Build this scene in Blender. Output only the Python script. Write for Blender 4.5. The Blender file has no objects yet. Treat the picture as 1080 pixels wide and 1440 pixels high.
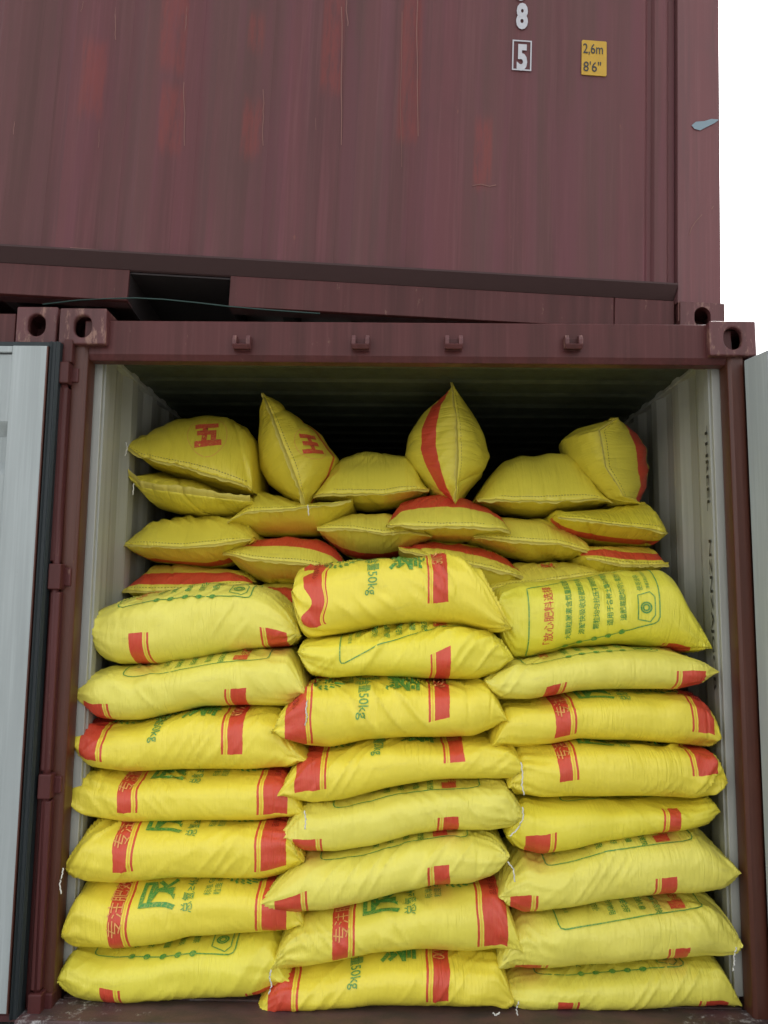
import bpy, bmesh, math, random
import numpy as np
from mathutils import Vector, Matrix

# ------------------------------------------------------------------ camera, sky, sun, exposure
SC = bpy.context.scene
COL = SC.collection
CAM = np.array([-0.0404, -2.8658, 1.3095]); PITCH, YAW, ROLL, FPX = 0.1179, -0.0118, 0.0108, 1150.0
_F = np.array([math.sin(YAW)*math.cos(PITCH), math.cos(YAW)*math.cos(PITCH), math.sin(PITCH)])
_R = np.array([math.cos(YAW), -math.sin(YAW), 0.0]); _U = np.cross(_R, _F)
_R2 = math.cos(ROLL)*_R + math.sin(ROLL)*_U; _U2 = -math.sin(ROLL)*_R + math.cos(ROLL)*_U
cam = bpy.data.cameras.new('camera'); cam_o = bpy.data.objects.new('camera', cam); COL.objects.link(cam_o)
M = Matrix(((_R2[0], _U2[0], -_F[0], CAM[0]), (_R2[1], _U2[1], -_F[1], CAM[1]), (_R2[2], _U2[2], -_F[2], CAM[2]), (0, 0, 0, 1)))
cam_o.matrix_world = M
cam.sensor_fit = 'VERTICAL'; cam.sensor_height = 36.0; cam.lens = FPX/1440*36
cam.clip_start = 0.05; cam.clip_end = 3000
SC.camera = cam_o

w = bpy.data.worlds.new('World'); SC.world = w; w.use_nodes = True
nt = w.node_tree; nt.nodes.clear()
sky = nt.nodes.new('ShaderNodeTexSky'); sky.sky_type = 'NISHITA'; sky.sun_disc = False
SUN_EL, SUN_AZ = math.radians(52), math.radians(25)
sky.sun_elevation = SUN_EL; sky.sun_rotation = SUN_AZ; sky.dust_density = 4.0; sky.air_density = 1.0
hs = nt.nodes.new('ShaderNodeHueSaturation'); hs.inputs['Saturation'].default_value = 0.14
bg = nt.nodes.new('ShaderNodeBackground'); bg.inputs['Strength'].default_value = 0.15
wo = nt.nodes.new('ShaderNodeOutputWorld')
nt.links.new(sky.outputs[0], hs.inputs['Color']); nt.links.new(hs.outputs[0], bg.inputs['Color']); nt.links.new(bg.outputs[0], wo.inputs[0])
sl = bpy.data.lights.new('sun', 'SUN'); sl.energy = 0.6; sl.angle = math.radians(40); sl.color = (1, .97, .93)
so = bpy.data.objects.new('sun', sl); COL.objects.link(so)
sd = Vector((math.sin(SUN_AZ)*math.cos(SUN_EL), math.cos(SUN_AZ)*math.cos(SUN_EL), math.sin(SUN_EL)))
so.rotation_euler = sd.to_track_quat('Z', 'Y').to_euler()
SC.view_settings.view_transform = 'Standard'; SC.view_settings.look = 'None'
SC.view_settings.exposure = 1.68; SC.view_settings.gamma = 1.0; SC.view_settings.use_curve_mapping = False

def at(px, py, y):
    """point on the vertical plane at depth y seen at photo pixel (px,py)"""
    d = _F*FPX + _R2*(px-540.0) - _U2*(py-720.0)
    t = (y-CAM[1])/d[1]
    return CAM+d*t

# ------------------------------------------------------------------ materials
def newmat(name):
    m = bpy.data.materials.new(name); m.use_nodes = True
    return m, m.node_tree, m.node_tree.nodes['Principled BSDF']
def N(t, kind, **kw):
    n = t.nodes.new(kind)
    for k, v in kw.items(): setattr(n, k, v)
    return n
def math_(t, op, a, b=None, clamp=False):
    n = N(t, 'ShaderNodeMath', operation=op, use_clamp=clamp)
    for i, v in enumerate((a, b)):
        if v is None: continue
        if isinstance(v, (int, float)): n.inputs[i].default_value = v
        else: t.links.new(v, n.inputs[i])
    return n.outputs[0]
def mixc(t, f, a, b, mode='MIX'):
    n = N(t, 'ShaderNodeMix', data_type='RGBA', blend_type=mode)
    for s, v in ((n.inputs[0], f), (n.inputs[6], a), (n.inputs[7], b)):
        if isinstance(v, (int, float)): s.default_value = v
        elif isinstance(v, tuple): s.default_value = (*v, 1) if len(v) == 3 else v
        else: t.links.new(v, s)
    return n.outputs[2]
def noise(t, vec, scale, detail=3, rough=.55):
    n = N(t, 'ShaderNodeTexNoise'); n.inputs['Scale'].default_value = scale; n.inputs['Detail'].default_value = detail
    n.inputs['Roughness'].default_value = rough
    if vec is not None: t.links.new(vec, n.inputs['Vector'])
    return n.outputs[0]
def mapping(t, src, scale):
    n = N(t, 'ShaderNodeMapping'); n.inputs['Scale'].default_value = scale
    t.links.new(src, n.inputs['Vector']); return n.outputs[0]
def ramp(t, f, a, b):
    n = N(t, 'ShaderNodeMapRange'); n.interpolation_type = 'SMOOTHSTEP'
    n.inputs[1].default_value = a; n.inputs[2].default_value = b; t.links.new(f, n.inputs[0]); return n.outputs[0]
def bump(t, b, h, strength, dist, prev=None):
    n = N(t, 'ShaderNodeBump'); n.inputs['Strength'].default_value = strength; n.inputs['Distance'].default_value = dist
    t.links.new(h, n.inputs['Height'])
    if prev: t.links.new(prev, n.inputs['Normal'])
    t.links.new(n.outputs[0], b.inputs['Normal']); return n.outputs[0]

def paint(name, base, dark, chip, rough=.5, chipth=(.68, .74), streak=.6, spec=.4):
    """weathered container paint: long vertical dirt streaks, mottling and small chips"""
    m, t, b = newmat(name)
    tc = N(t, 'ShaderNodeTexCoord').outputs['Object']
    s1 = noise(t, mapping(t, tc, (14, 14, .55)), 1.0, 5, .6)
    s2 = noise(t, mapping(t, tc, (60, 60, 1.6)), 1.0, 3, .6)
    mt = noise(t, tc, 3.0, 5, .6)
    c = mixc(t, math_(t, 'MULTIPLY', ramp(t, s1, .38, .68), streak), base, dark)
    c = mixc(t, math_(t, 'MULTIPLY', ramp(t, s2, .45, .75), streak*.5), c, tuple(min(1, x*1.35+.015) for x in base))
    c = mixc(t, math_(t, 'MULTIPLY', ramp(t, mt, .5, .8), .35), c, dark)
    ch = math_(t, 'MULTIPLY', ramp(t, noise(t, mapping(t, tc, (26, 26, 9)), 1.0, 6, .7), *chipth), .8)
    c = mixc(t, ch, c, chip)
    t.links.new(c, b.inputs['Base Color'])
    r = math_(t, 'ADD', math_(t, 'MULTIPLY', s1, .25), rough-.12)
    t.links.new(r, b.inputs['Roughness'])
    b.inputs['Specular IOR Level'].default_value = spec
    bump(t, b, math_(t, 'ADD', mt, math_(t, 'MULTIPLY', s2, .4)), .25, .004)
    return m
MAROON = paint('maroon_paint', (.136, .044, .046), (.092, .048, .047), (.19, .085, .07))
def side_paint():
    m = paint('weathered_side_paint', (.124, .044, .048), (.086, .040, .038), (.17, .070, .055), .5, (.68, .74), .6, .2); t = m.node_tree; b = t.nodes['Principled BSDF']
    prev = b.inputs['Base Color'].links[0].from_socket
    tc = N(t, 'ShaderNodeTexCoord').outputs['Object']
    # broad vertical bands, duller and more purple, running down the panel
    wide = noise(t, mapping(t, tc, (5, 1, .25)), 1.0, 3, .5)
    c = mixc(t, math_(t, 'MULTIPLY', ramp(t, wide, .40, .62), .45), prev, (.098, .052, .046))
    w2 = noise(t, mapping(t, tc, (9, 1, .5)), 1.7, 2, .5)
    c = mixc(t, math_(t, 'MULTIPLY', ramp(t, w2, .48, .66), .35), c, (.135, .044, .058))
    sp = N(t, 'ShaderNodeSeparateXYZ'); t.links.new(tc, sp.inputs[0])
    rg = noise(t, mapping(t, tc, (60, 1, 7)), 1.0, 5, .7); rx = math_(t, 'ADD', sp.outputs[0], math_(t, 'MULTIPLY', math_(t, 'SUBTRACT', rg, .5), .012))
    rz = math_(t, 'ADD', sp.outputs[2], math_(t, 'MULTIPLY', math_(t, 'SUBTRACT', noise(t, mapping(t, tc, (90, 1, 9)), 1.0, 5, .7), .5), .09))
    tot = None
    for (cx, hw, cz, hz) in PATCHES:
        mx = ramp(t, math_(t, 'ABSOLUTE', math_(t, 'SUBTRACT', rx, cx)), hw+.009, hw-.009)
        mz = ramp(t, math_(t, 'ABSOLUTE', math_(t, 'SUBTRACT', rz, cz)), hz+.05, hz-.03)
        v = math_(t, 'MULTIPLY', mx, mz); tot = v if tot is None else math_(t, 'MAXIMUM', tot, v)
    br = ramp(t, noise(t, mapping(t, tc, (38, 1, 5)), 1.0, 6, .75), .30, .62)
    c = mixc(t, math_(t, 'MULTIPLY', math_(t, 'MULTIPLY', tot, br), .62), c, (.20, .046, .040))
    t.links.new(c, b.inputs['Base Color']); return m
MAROON_F = paint('maroon_frame_paint', (.086, .023, .022), (.050, .017, .014), (.20, .11, .08), .42, (.64, .74), .6, .25)
CASTP = paint('chipped_fitting_paint', (.105, .032, .032), (.060, .022, .019), (.27, .15, .11), .45, (.53, .66))
RUSTRED = paint('rubbed_red_primer', (.175, .052, .050), (.128, .051, .056), (.20, .07, .055), .6, (.56, .72), 1.3)
SCRATCH = paint('scraped_bare_edge', (.20, .095, .075), (.14, .06, .05), (.30, .22, .18), .6)
JAMB = paint('brown_red_jamb_paint', (.085, .026, .015), (.05, .016, .011), (.14, .06, .03), .38, (.66, .74))
ROOFW = paint('shaded_grey_green_roof', (.055, .064, .040), (.035, .042, .025), (.06, .06, .04), .5, (.70, .76), .7)  # roof colour darkened to paint in the gloom inside the container
OFFW = paint('off_white_interior_paint', (.38, .385, .35), (.28, .28, .23), (.20, .19, .13), .45, (.70, .76), .7)
DOORW = paint('grey_white_door_paint', (.34, .375, .37), (.27, .30, .295), (.16, .13, .10), .4, (.68, .76), .7)
RUBBER = paint('black_door_rubber', (.012, .019, .021), (.012, .016, .018), (.05, .06, .06), .5)
def plain(name, col, rough=.5, ns=40, amt=.25, metal=0, spec=.4):
    m, t, b = newmat(name)
    tc = N(t, 'ShaderNodeTexCoord').outputs['Object']
    c = mixc(t, math_(t, 'MULTIPLY', noise(t, tc, ns, 4), amt), col, tuple(x*.5 for x in col))
    t.links.new(c, b.inputs['Base Color']); b.inputs['Roughness'].default_value = rough; b.inputs['Metallic'].default_value = metal
    b.inputs['Specular IOR Level'].default_value = spec
    return m
WHITEP = plain('white_marking_paint', (.50, .50, .53), .5, 60, .5)
YLAB = plain('yellow_label_film', (.52, .31, .025), .4, 30, .5)
BLACKP = plain('black_print', (.03, .03, .03), .5)
BLUEG = plain('grey_blue_scuff', (.20, .27, .31), .6)
THREAD = plain('white_thread', (.75, .74, .68), .8, 200)
CABLE = plain('dark_green_cable', (.02, .05, .042), .45)
FLANGE = plain('shaded_flange_paint', (.055, .027, .026), .7)  # flange colour darkened to paint in the shadow band below the side panel
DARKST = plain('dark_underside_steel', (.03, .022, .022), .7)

def sackmat():
    m, t, b = newmat('woven_sack_print')
    uv = N(t, 'ShaderNodeUVMap', uv_map='print').outputs[0]
    sp = N(t, 'ShaderNodeSeparateXYZ'); t.links.new(uv, sp.inputs[0]); x, y = sp.outputs[0], sp.outputs[1]
    cl = N(t, 'ShaderNodeUVMap', uv_map='cloth').outputs[0]
    # slightly ragged print edges
    rg = math_(t, 'MULTIPLY', math_(t, 'SUBTRACT', noise(t, cl, 60, 2), .5), .004)
    x2 = math_(t, 'ADD', x, rg); y2 = math_(t, 'ADD', y, rg)
    def band(a, c):
        return math_(t, 'MULTIPLY', math_(t, 'GREATER_THAN', x2, a), math_(t, 'LESS_THAN', x2, c))
    def add(*l):
        r = l[0]
        for q in l[1:]: r = math_(t, 'ADD', r, q, True)
        return r
    on = math_(t, 'GREATER_THAN', y2, 0.0)
    red = math_(t, 'MULTIPLY', add(band(.065, .165), band(.183, .193), band(.740, .797), band(.712, .722)), on)
    org = math_(t, 'MULTIPLY', add(band(.171, .178), band(.727, .734)), on)
    oi = N(t, 'ShaderNodeObjectInfo')
    n1 = noise(t, cl, 5, 3)
    base = mixc(t, math_(t, 'MULTIPLY', ramp(t, n1, .35, .75), .20), oi.outputs['Color'], (.70, .58, .06))
    dirt = ramp(t, noise(t, mapping(t, cl, (3, 9, 1)), 2.3, 6, .65), .56, .82)
    base = mixc(t, math_(t, 'MULTIPLY', dirt, .28), base, (.40, .33, .09))
    wear = ramp(t, noise(t, mapping(t, cl, (260, 20, 1)), 1.0, 4, .7), .30, .62)
    rc = mixc(t, math_(t, 'MULTIPLY', wear, .22), (.66, .035, .030), (.72, .16, .07))
    c = mixc(t, math_(t, 'MULTIPLY', org, .7), base, (.86, .42, .04))
    c = mixc(t, math_(t, 'MULTIPLY', red, .96), c, rc)
    t.links.new(c, b.inputs['Base Color'])
    b.inputs['Roughness'].default_value = .36; b.inputs['Specular IOR Level'].default_value = .5
    wv = N(t, 'ShaderNodeTexWave', wave_type='BANDS', bands_direction='X'); wv.inputs['Scale'].default_value = 70; wv.inputs['Distortion'].default_value = 1.5
    wv.inputs['Detail'].default_value = 2; t.links.new(cl, wv.inputs['Vector'])
    f1 = noise(t, mapping(t, cl, (70, 6, 1)), 1.0, 4, .65)
    f2 = noise(t, mapping(t, cl, (16, 16, 1)), 1.0, 5, .6)
    mp = N(t, 'ShaderNodeMapping'); mp.inputs['Rotation'].default_value = (0, 0, math.radians(38)); mp.inputs['Scale'].default_value = (34, 5, 1)
    t.links.new(cl, mp.inputs['Vector'])
    cr = math_(t, 'ABSOLUTE', math_(t, 'SUBTRACT', noise(t, mp.outputs[0], 1.0, 2, .5), .5))
    cr = math_(t, 'MULTIPLY', ramp(t, cr, .10, .0), ramp(t, noise(t, cl, 4.5, 2), .46, .66))
    cv = math_(t, 'ABSOLUTE', math_(t, 'SUBTRACT', noise(t, mapping(t, cl, (30, 3.5, 1)), 1.0, 3, .5), .5))
    cv = math_(t, 'MULTIPLY', ramp(t, cv, .07, .0), ramp(t, noise(t, cl, 3.3, 2), .48, .68))
    f2 = math_(t, 'ADD', f2 if False else noise(t, mapping(t, cl, (16, 16, 1)), 1.0, 5, .6), math_(t, 'MULTIPLY', math_(t, 'ADD', cr, cv), -.45))
    h = math_(t, 'ADD', math_(t, 'ADD', math_(t, 'MULTIPLY', wv.outputs[1], .10), math_(t, 'MULTIPLY', f1, .9)), math_(t, 'MULTIPLY', f2, 1.0))
    bump(t, b, h, .55, .006)
    return m
SACK = sackmat()
def ink(name, col, worn=.55):
    m, t, b = newmat(name)
    tc = N(t, 'ShaderNodeTexCoord').outputs['Object']
    f = ramp(t, noise(t, tc, 160, 3, .7), .42, .70)
    c = mixc(t, math_(t, 'MULTIPLY', f, worn), col, (.72, .62, .09))
    t.links.new(c, b.inputs['Base Color']); b.inputs['Roughness'].default_value = .45; return m
GREEN = ink('green_ink', (.055, .30, .06), .5)
GREENL = ink('thin_green_ink', (.09, .33, .08), .5)
REDI = ink('red_ink', (.66, .06, .04), .4)
DKRED = plain('dark_red_ink', (.33, .02, .02), .5, 120, .4)
PALEI = plain('pale_orange_ink', (.85, .42, .12), .5, 120, .3)
OLIVE = plain('olive_stitch', (.22, .17, .04), .8, 120, .3)
SEAM = plain('folded_seam_tape', (.66, .55, .10), .6, 60, .35)
MATS = [SACK, GREEN, GREENL, REDI, DKRED, PALEI, OLIVE, SEAM]
YEL, PAL = (.90, .755, .07, 1), (.86, .78, .13, 1)

# ------------------------------------------------------------------ helpers
def link(name, me, mats, parent=None):
    o = bpy.data.objects.new(name, me); COL.objects.link(o)
    for m in (mats if isinstance(mats, (list, tuple)) else [mats]): me.materials.append(m)
    if parent: o.parent = parent
    return o
def thing(name, label, cat, loc=(0, 0, 0), group=None):
    o = bpy.data.objects.new(name, None); COL.objects.link(o); o.empty_display_size = .1
    o['label'] = label; o['category'] = cat
    if group: o['group'] = group
    o.location = loc
    return o
def bm_box(bm, x0, x1, y0, y1, z0, z1, mi=0):
    x0, x1 = sorted((x0, x1)); y0, y1 = sorted((y0, y1)); z0, z1 = sorted((z0, z1))
    v = [bm.verts.new(p) for p in ((x0, y0, z0), (x1, y0, z0), (x1, y1, z0), (x0, y1, z0), (x0, y0, z1), (x1, y0, z1), (x1, y1, z1), (x0, y1, z1))]
    for f in ((0, 3, 2, 1), (4, 5, 6, 7), (0, 1, 5, 4), (1, 2, 6, 5), (2, 3, 7, 6), (3, 0, 4, 7)):
        bm.faces.new([v[i] for i in f]).material_index = mi
def bm_prism(bm, prof, axis, a, b, mi=0):
    """closed profile of 2-D points extruded along axis ('x': prof=(y,z); 'z': prof=(x,y); 'y': prof=(x,z))"""
    def P(q, t): return {'x': (t, q[0], q[1]), 'z': (q[0], q[1], t), 'y': (q[0], t, q[1])}[axis]
    A = [bm.verts.new(P(q, a)) for q in prof]; B = [bm.verts.new(P(q, b)) for q in prof]
    n = len(prof)
    for i in range(n): bm.faces.new([A[i], A[(i+1) % n], B[(i+1) % n], B[i]]).material_index = mi
    bm.faces.new(A[::-1]).material_index = mi; bm.faces.new(B).material_index = mi
def bm_tube(bm, pts, r, seg=8, mi=0):
    pts = [Vector(p) for p in pts]; rings = []
    for i, p in enumerate(pts):
        d = (pts[min(i+1, len(pts)-1)]-pts[max(i-1, 0)]).normalized()
        u = d.orthogonal().normalized() if abs(d.z) > .9 else d.cross(Vector((0, 0, 1))).normalized()
        v = d.cross(u)
        rings.append([bm.verts.new(p+(u*math.cos(2*math.pi*k/seg)+v*math.sin(2*math.pi*k/seg))*r) for k in range(seg)])
    for a, b in zip(rings, rings[1:]):
        for k in range(seg): bm.faces.new([a[k], a[(k+1) % seg], b[(k+1) % seg], b[k]]).material_index = mi
    bm.faces.new(rings[0][::-1]).material_index = mi; bm.faces.new(rings[-1]).material_index = mi
def finish(name, bm, mats, parent=None, bevel=0, smooth=False, sharp=40):
    bmesh.ops.recalc_face_normals(bm, faces=bm.faces)
    if smooth:
        for f in bm.faces: f.smooth = True
    me = bpy.data.meshes.new(name); bm.to_mesh(me); bm.free()
    o = link(name, me, mats, parent)
    if bevel:
        md = o.modifiers.new('bevel', 'BEVEL'); md.width = bevel; md.segments = 3; md.limit_method = 'ANGLE'; md.angle_limit = math.radians(sharp)
    return o
def box(name, x0, x1, y0, y1, z0, z1, mat, parent=None, bevel=.004):
    bm = bmesh.new(); bm_box(bm, x0, x1, y0, y1, z0, z1); return finish(name, bm, mat, parent, bevel)

def sheet(name, prof, axis, a, b, mat, parent, thick=.0025):
    """open polyline profile extruded into a thin sheet; axis 'z': prof=(x,y) ; 'x': prof=(y,z) ; 'y': prof=(x,z)"""
    bm = bmesh.new()
    def P(q, t): return {'x': (t, q[0], q[1]), 'z': (q[0], q[1], t), 'y': (q[0], t, q[1])}[axis]
    A = [bm.verts.new(P(q, a)) for q in prof]; B = [bm.verts.new(P(q, b)) for q in prof]
    for i in range(len(prof)-1): bm.faces.new([A[i], A[i+1], B[i+1], B[i]])
    o = finish(name, bm, mat, parent)
    md = o.modifiers.new('thick', 'SOLIDIFY'); md.thickness = thick; md.offset = 0
    return o
def corr(x0, x1, y, depth, pitch=.278, flat=.072, slope=.068, start=0.0):
    """container corrugation profile from x0 to x1; outward flats at y, inward flats at y+depth"""
    pts = [(x0, y)]; x = x0+start
    if start: pts.append((x, y))
    while x+pitch < x1:
        pts += [(x+flat, y), (x+flat+slope, y+depth), (x+flat+slope+.07, y+depth), (x+pitch, y)]
        x += pitch
    pts.append((x1, y)); return pts

_gc = {}
def glyphs(text, bold=0.0, cell=.14):
    """filled letter shapes of height about 1 in their own plane, cut into small cells: (verts Nx2, faces)"""
    key = (text, bold, cell)
    if key in _gc: return _gc[key]
    c = bpy.data.curves.new('t', 'FONT'); c.body = text; c.offset = bold; c.resolution_u = 3
    o = bpy.data.objects.new('t', c); COL.objects.link(o)
    dg = bpy.context.evaluated_depsgraph_get(); me = bpy.data.meshes.new_from_object(o.evaluated_get(dg))
    bpy.data.objects.remove(o); bpy.data.curves.remove(c)
    bm = bmesh.new(); bm.from_mesh(me); bpy.data.meshes.remove(me)
    if cell and bm.verts:
        for ax in (0, 1):
            lo = min(v.co[ax] for v in bm.verts); hi = max(v.co[ax] for v in bm.verts); k = lo+cell
            while k < hi:
                no = Vector((0, 0, 0)); no[ax] = 1; co = Vector((0, 0, 0)); co[ax] = k
                bmesh.ops.bisect_plane(bm, geom=bm.verts[:]+bm.edges[:]+bm.faces[:], plane_co=co, plane_no=no)
                k += cell
    bmesh.ops.triangulate(bm, faces=bm.faces)
    bm.verts.index_update()
    V = np.array([v.co[:2] for v in bm.verts]).reshape(-1, 2); Fc = [[v.index for v in f.verts] for f in bm.faces]; bm.free()
    _gc[key] = (V, Fc); return _gc[key]
def flat_text(name, text, origin, ex, ey, size, mat, parent, bold=0, sx=1.0, th=.0015):
    V, Fc = glyphs(text, bold, 0); ex, ey = np.array(ex), np.array(ey); n = np.cross(ex, ey)
    me = bpy.data.meshes.new(name)
    P = [tuple(np.array(origin)+ex*v[0]*size*sx+ey*v[1]*size+n*th) for v in V]
    me.from_pydata(P, [], Fc); return link(name, me, mat, parent)

# ------------------------------------------------------------------ sacks
rng = np.random.RandomState(7)
_lat = rng.rand(64, 64)
def vnoise(x, y, seed=0):
    x = np.asarray(x, float)+seed*7.31; y = np.asarray(y, float)+seed*3.17
    xi = np.floor(x).astype(int); yi = np.floor(y).astype(int); fx = x-xi; fy = y-yi
    fx = fx*fx*(3-2*fx); fy = fy*fy*(3-2*fy)
    g = lambda i, j: _lat[i % 64, j % 64]
    return ((g(xi, yi)*(1-fx)+g(xi+1, yi)*fx)*(1-fy)+(g(xi, yi+1)*(1-fx)+g(xi+1, yi+1)*fx)*fy)*2-1

def parse(s): return np.array([[float(q) for q in p.split(',')] for p in s.split()])
def resmooth(P, frac, sig):
    """sample polyline by its first coordinate at fractions and smooth gently, ends kept"""
    o = np.argsort(P[:, 0], kind='stable'); P = P[o]
    xs = P[0, 0]+(P[-1, 0]-P[0, 0])*np.linspace(0, 1, 241)
    ys = np.interp(xs, P[:, 0], P[:, 1])
    k = np.exp(-.5*(np.arange(-24, 25)/sig)**2); k /= k.sum()
    pad = np.concatenate([2*ys[0]-ys[24:0:-1], ys, 2*ys[-1]-ys[-2:-26:-1]])
    sm = np.convolve(pad, k, 'valid')
    return np.interp(frac, np.linspace(0, 1, 241), xs), np.interp(frac, np.linspace(0, 1, 241), sm)

class Sack:
    NU, NA = 200, 116
    def __init__(s, d, idx):
        s.d = d; s.idx = idx
        s.kind = d['k']; s.y = d['y']; s.W = d.get('W', .50 if s.kind != 'E' else .56)
        ang = math.radians(d.get('rot', 0)); s.ca, s.sa = math.cos(ang), math.sin(ang)
        T, B = parse(d['t']), parse(d['b'])
        c0 = T.mean(0); s.c0 = c0
        R = lambda P: np.stack([(P[:, 0]-c0[0])*s.ca+(P[:, 1]-c0[1])*s.sa, -(P[:, 0]-c0[0])*s.sa+(P[:, 1]-c0[1])*s.ca], 1)
        s.T, s.B = R(T), R(B)
        s.frac = (1-np.cos(np.linspace(0, 1, s.NU)*math.pi))/2*.55+np.linspace(0, 1, s.NU)*.45
        sg = 2.2
        tx, ty = resmooth(s.T, s.frac, sg); bx, by = resmooth(s.B, s.frac, sg)
        by = np.maximum(by, ty+1.5)
        s.px0, s.px1 = tx, ty
        def back(x, y): return x*s.ca-y*s.sa+c0[0], x*s.sa+y*s.ca+c0[1]
        tX, tY = back(tx, ty); bX, bY = back(bx, by)
        s.tp = np.stack([tX, tY], 1); s.bp = np.stack([bX, bY], 1)
        a3 = np.array([at(x, y, s.y) for x, y in s.tp]); b3 = np.array([at(x, y, s.y) for x, y in s.bp])
        s.C = (a3+b3)/2; s.H = (a3-b3)/2; s.h = np.linalg.norm(s.H, axis=1)
        s.len = np.linalg.norm(s.C[-1]-s.C[0])
        s.hh = np.percentile(s.h, 70)
        # section table over arc length
        ph = np.linspace(-math.pi, math.pi, 1441)
        Y, Z = s.section(ph)
        arc = np.concatenate([[0], np.cumsum(np.hypot(np.diff(Y*s.W/2), np.diff(Z*s.hh)))])
        arc -= arc[720]; s.ph, s.arc = ph, arc
        # seam height along the sack, as fraction of half height
        s.sv = np.zeros(s.NU)
        if 'seam' in d:
            S = R(parse(d['seam'])); sx, sy = resmooth(S, s.frac, 5)
            xs = np.interp(np.clip(tx, S[:, 0].min(), S[:, 0].max()), *(lambda q: (q[:, 0], q[:, 1]))(S[np.argsort(S[:, 0])]))
            s.sv = np.clip(((ty+by)/2-xs)/((by-ty)/2+2), -.8, .8)
        s.seed = idx*1.7+3
    def section(s, ph):
        c, q = np.cos(ph), np.sin(ph)
        if s.kind == 'E':
            m, n = 2.2, np.where(c > 0, 1.25, 2.2)
            return -np.sign(c)*np.abs(c)**(2/m), np.sign(q)*np.abs(q)**(2/n)
        m, n = 2.8, 2.9
        return -np.sign(c)*np.abs(c)**(2/m), np.sign(q)*np.abs(q)**(2/n)
    def zn_to_arc(s, zn):
        m = (s.ph > -math.pi/2) & (s.ph < math.pi/2)
        Z = s.section(s.ph[m])[1]
        return np.interp(zn, Z, s.arc[m])
    def eval(s, f, a, off=0.0):
        """f: fraction along 0..1, a: arc length from front mid-line; returns Nx3"""
        f = np.clip(np.asarray(f, float), 0, 1); a = np.asarray(a, float)
        ph = np.interp(a, s.arc, s.ph)
        Y, Z = s.section(ph)
        I = lambda arr: np.interp(f, s.frac, arr)
        C = np.stack([I(s.C[:, k]) for k in range(3)], -1); H = np.stack([I(s.H[:, k]) for k in range(3)], -1); h = I(s.h)
        u = 2*f-1; au = np.abs(u)
        sv = I(s.sv)
        if s.kind == 'E': Z = Z+sv*(1-np.abs(Z))*np.clip(-Y*1.6, 0, 1)
        cap = np.sqrt(np.clip(1-au**60, 0, 1))
        Wn = s.W/2*(1-.16*au**5)
        # wrinkles: end pleats, diagonal folds, dents
        e = np.exp(-(1-au)/.10); e2 = np.exp(-(1-au)/.22)
        sd = s.seed+(u > 0)*5
        pa = a/(np.maximum(h, .03)/.11)
        pl = (np.abs(vnoise(pa*24+u*3, sd+0*a, 1))-.25)*.020*e2*np.clip(h/.05, .25, 1)+vnoise(pa*50+u*5, sd+0*a, 2)*.006*e2
        dg = s.d.get('diag', 1.0)
        r1 = 1-np.abs(vnoise(f*s.len*26+a*20*(1 if s.idx % 2 else -1), a*5+s.seed, 3))
        dv = vnoise(f*s.len*7+s.seed, a*7, 4)
        low = np.clip((Z+.85)*1.8, 0, 1)
        fold = low*(r1**5-.25)*np.clip(.35+dv, 0, 1)*.0085*dg**1.6
        tk = 1-np.abs(vnoise(f*s.len*15+s.seed*2, a*3.3+f*2, 8)); fold += -low*(tk**9)*np.clip(vnoise(f*5, a*4+s.seed, 9)+.1, 0, 1)*.006
        dent = (vnoise(f*s.len*6, a*7+s.seed, 5)*.0105+vnoise(f*s.len*16+s.seed, a*14, 6)*.0042)*(.25+.75*low)
        mid = np.clip((1-au)*8, 0, 1)
        D = pl*dg**.5+(fold+dent)*mid*np.clip(h/.05, .1, 1)
        if s.kind == 'E':
            near = np.exp(-np.abs(a)/.11)
            g1 = 1-np.abs(vnoise(f*s.len*30+a*2*np.sin(s.seed), a*2+s.seed, 10)); g2 = 1-np.abs(vnoise(f*s.len*9+a*3, a*1.5+s.seed, 11))
            D = D-(g1**5)*.005*near*mid-(g2**8)*np.clip(vnoise(f*4+s.seed, a*2, 12)+.3, 0, 1)*.014*mid
        # ends: corners pulled forward a little, thread ends twisted
        k = 1+D/np.maximum(h, .02)
        cy = s.y+s.W/2-.055 if s.kind != 'E' else s.y+s.W/2-.07
        P = C+H*(Z*k*cap)[..., None]
        P[..., 1] = cy+Y*(Wn+D)+ (-.012*e*np.cos(a*18+s.seed))
        P[..., 2] += .010*np.exp(-(1-au)/.05)*vnoise(a*9, s.seed+u*2, 14)
        if np.any(off):
            dz = np.where(np.abs(Z) > 1e-6, Z, 0)/np.maximum(h, .02); dy = Y/(s.W/2)
            L = np.hypot(dz, dy)+1e-9
            P = P+(H/np.maximum(h, 1e-5)[..., None])*(dz/L*off)[..., None]
            P[..., 1] += dy/L*off
        return P
    def frac_at(s, px): # photo column -> fraction
        m = (s.tp[:, 0]+s.bp[:, 0])/2
        o = np.argsort(m); return np.interp(px, m[o], s.frac[o])
    def arc_at(s, px, py):
        f = float(s.frac_at(px)); a = np.linspace(s.zn_to_arc(-.995), s.zn_to_arc(.995), 260)
        Q = s.eval(np.full(260, f), a)-CAM; zz = Q@_F; Y_ = 720-FPX*(Q@_U2)/zz
        lo, hi = int(np.argmax(Y_)), int(np.argmin(Y_))
        if lo > hi: lo, hi = 0, 259
        k = lo+int(np.argmin(np.abs(Y_[lo:hi+1]-py))); return float(a[k])
    def zn_at(s, px, py):
        f = s.frac_at(px); t = np.interp(f, s.frac, s.tp[:, 1]); b = np.interp(f, s.frac, s.bp[:, 1])
        return float(np.clip(((t+b)/2-py)/((b-t)/2), -.97, .97))
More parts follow.
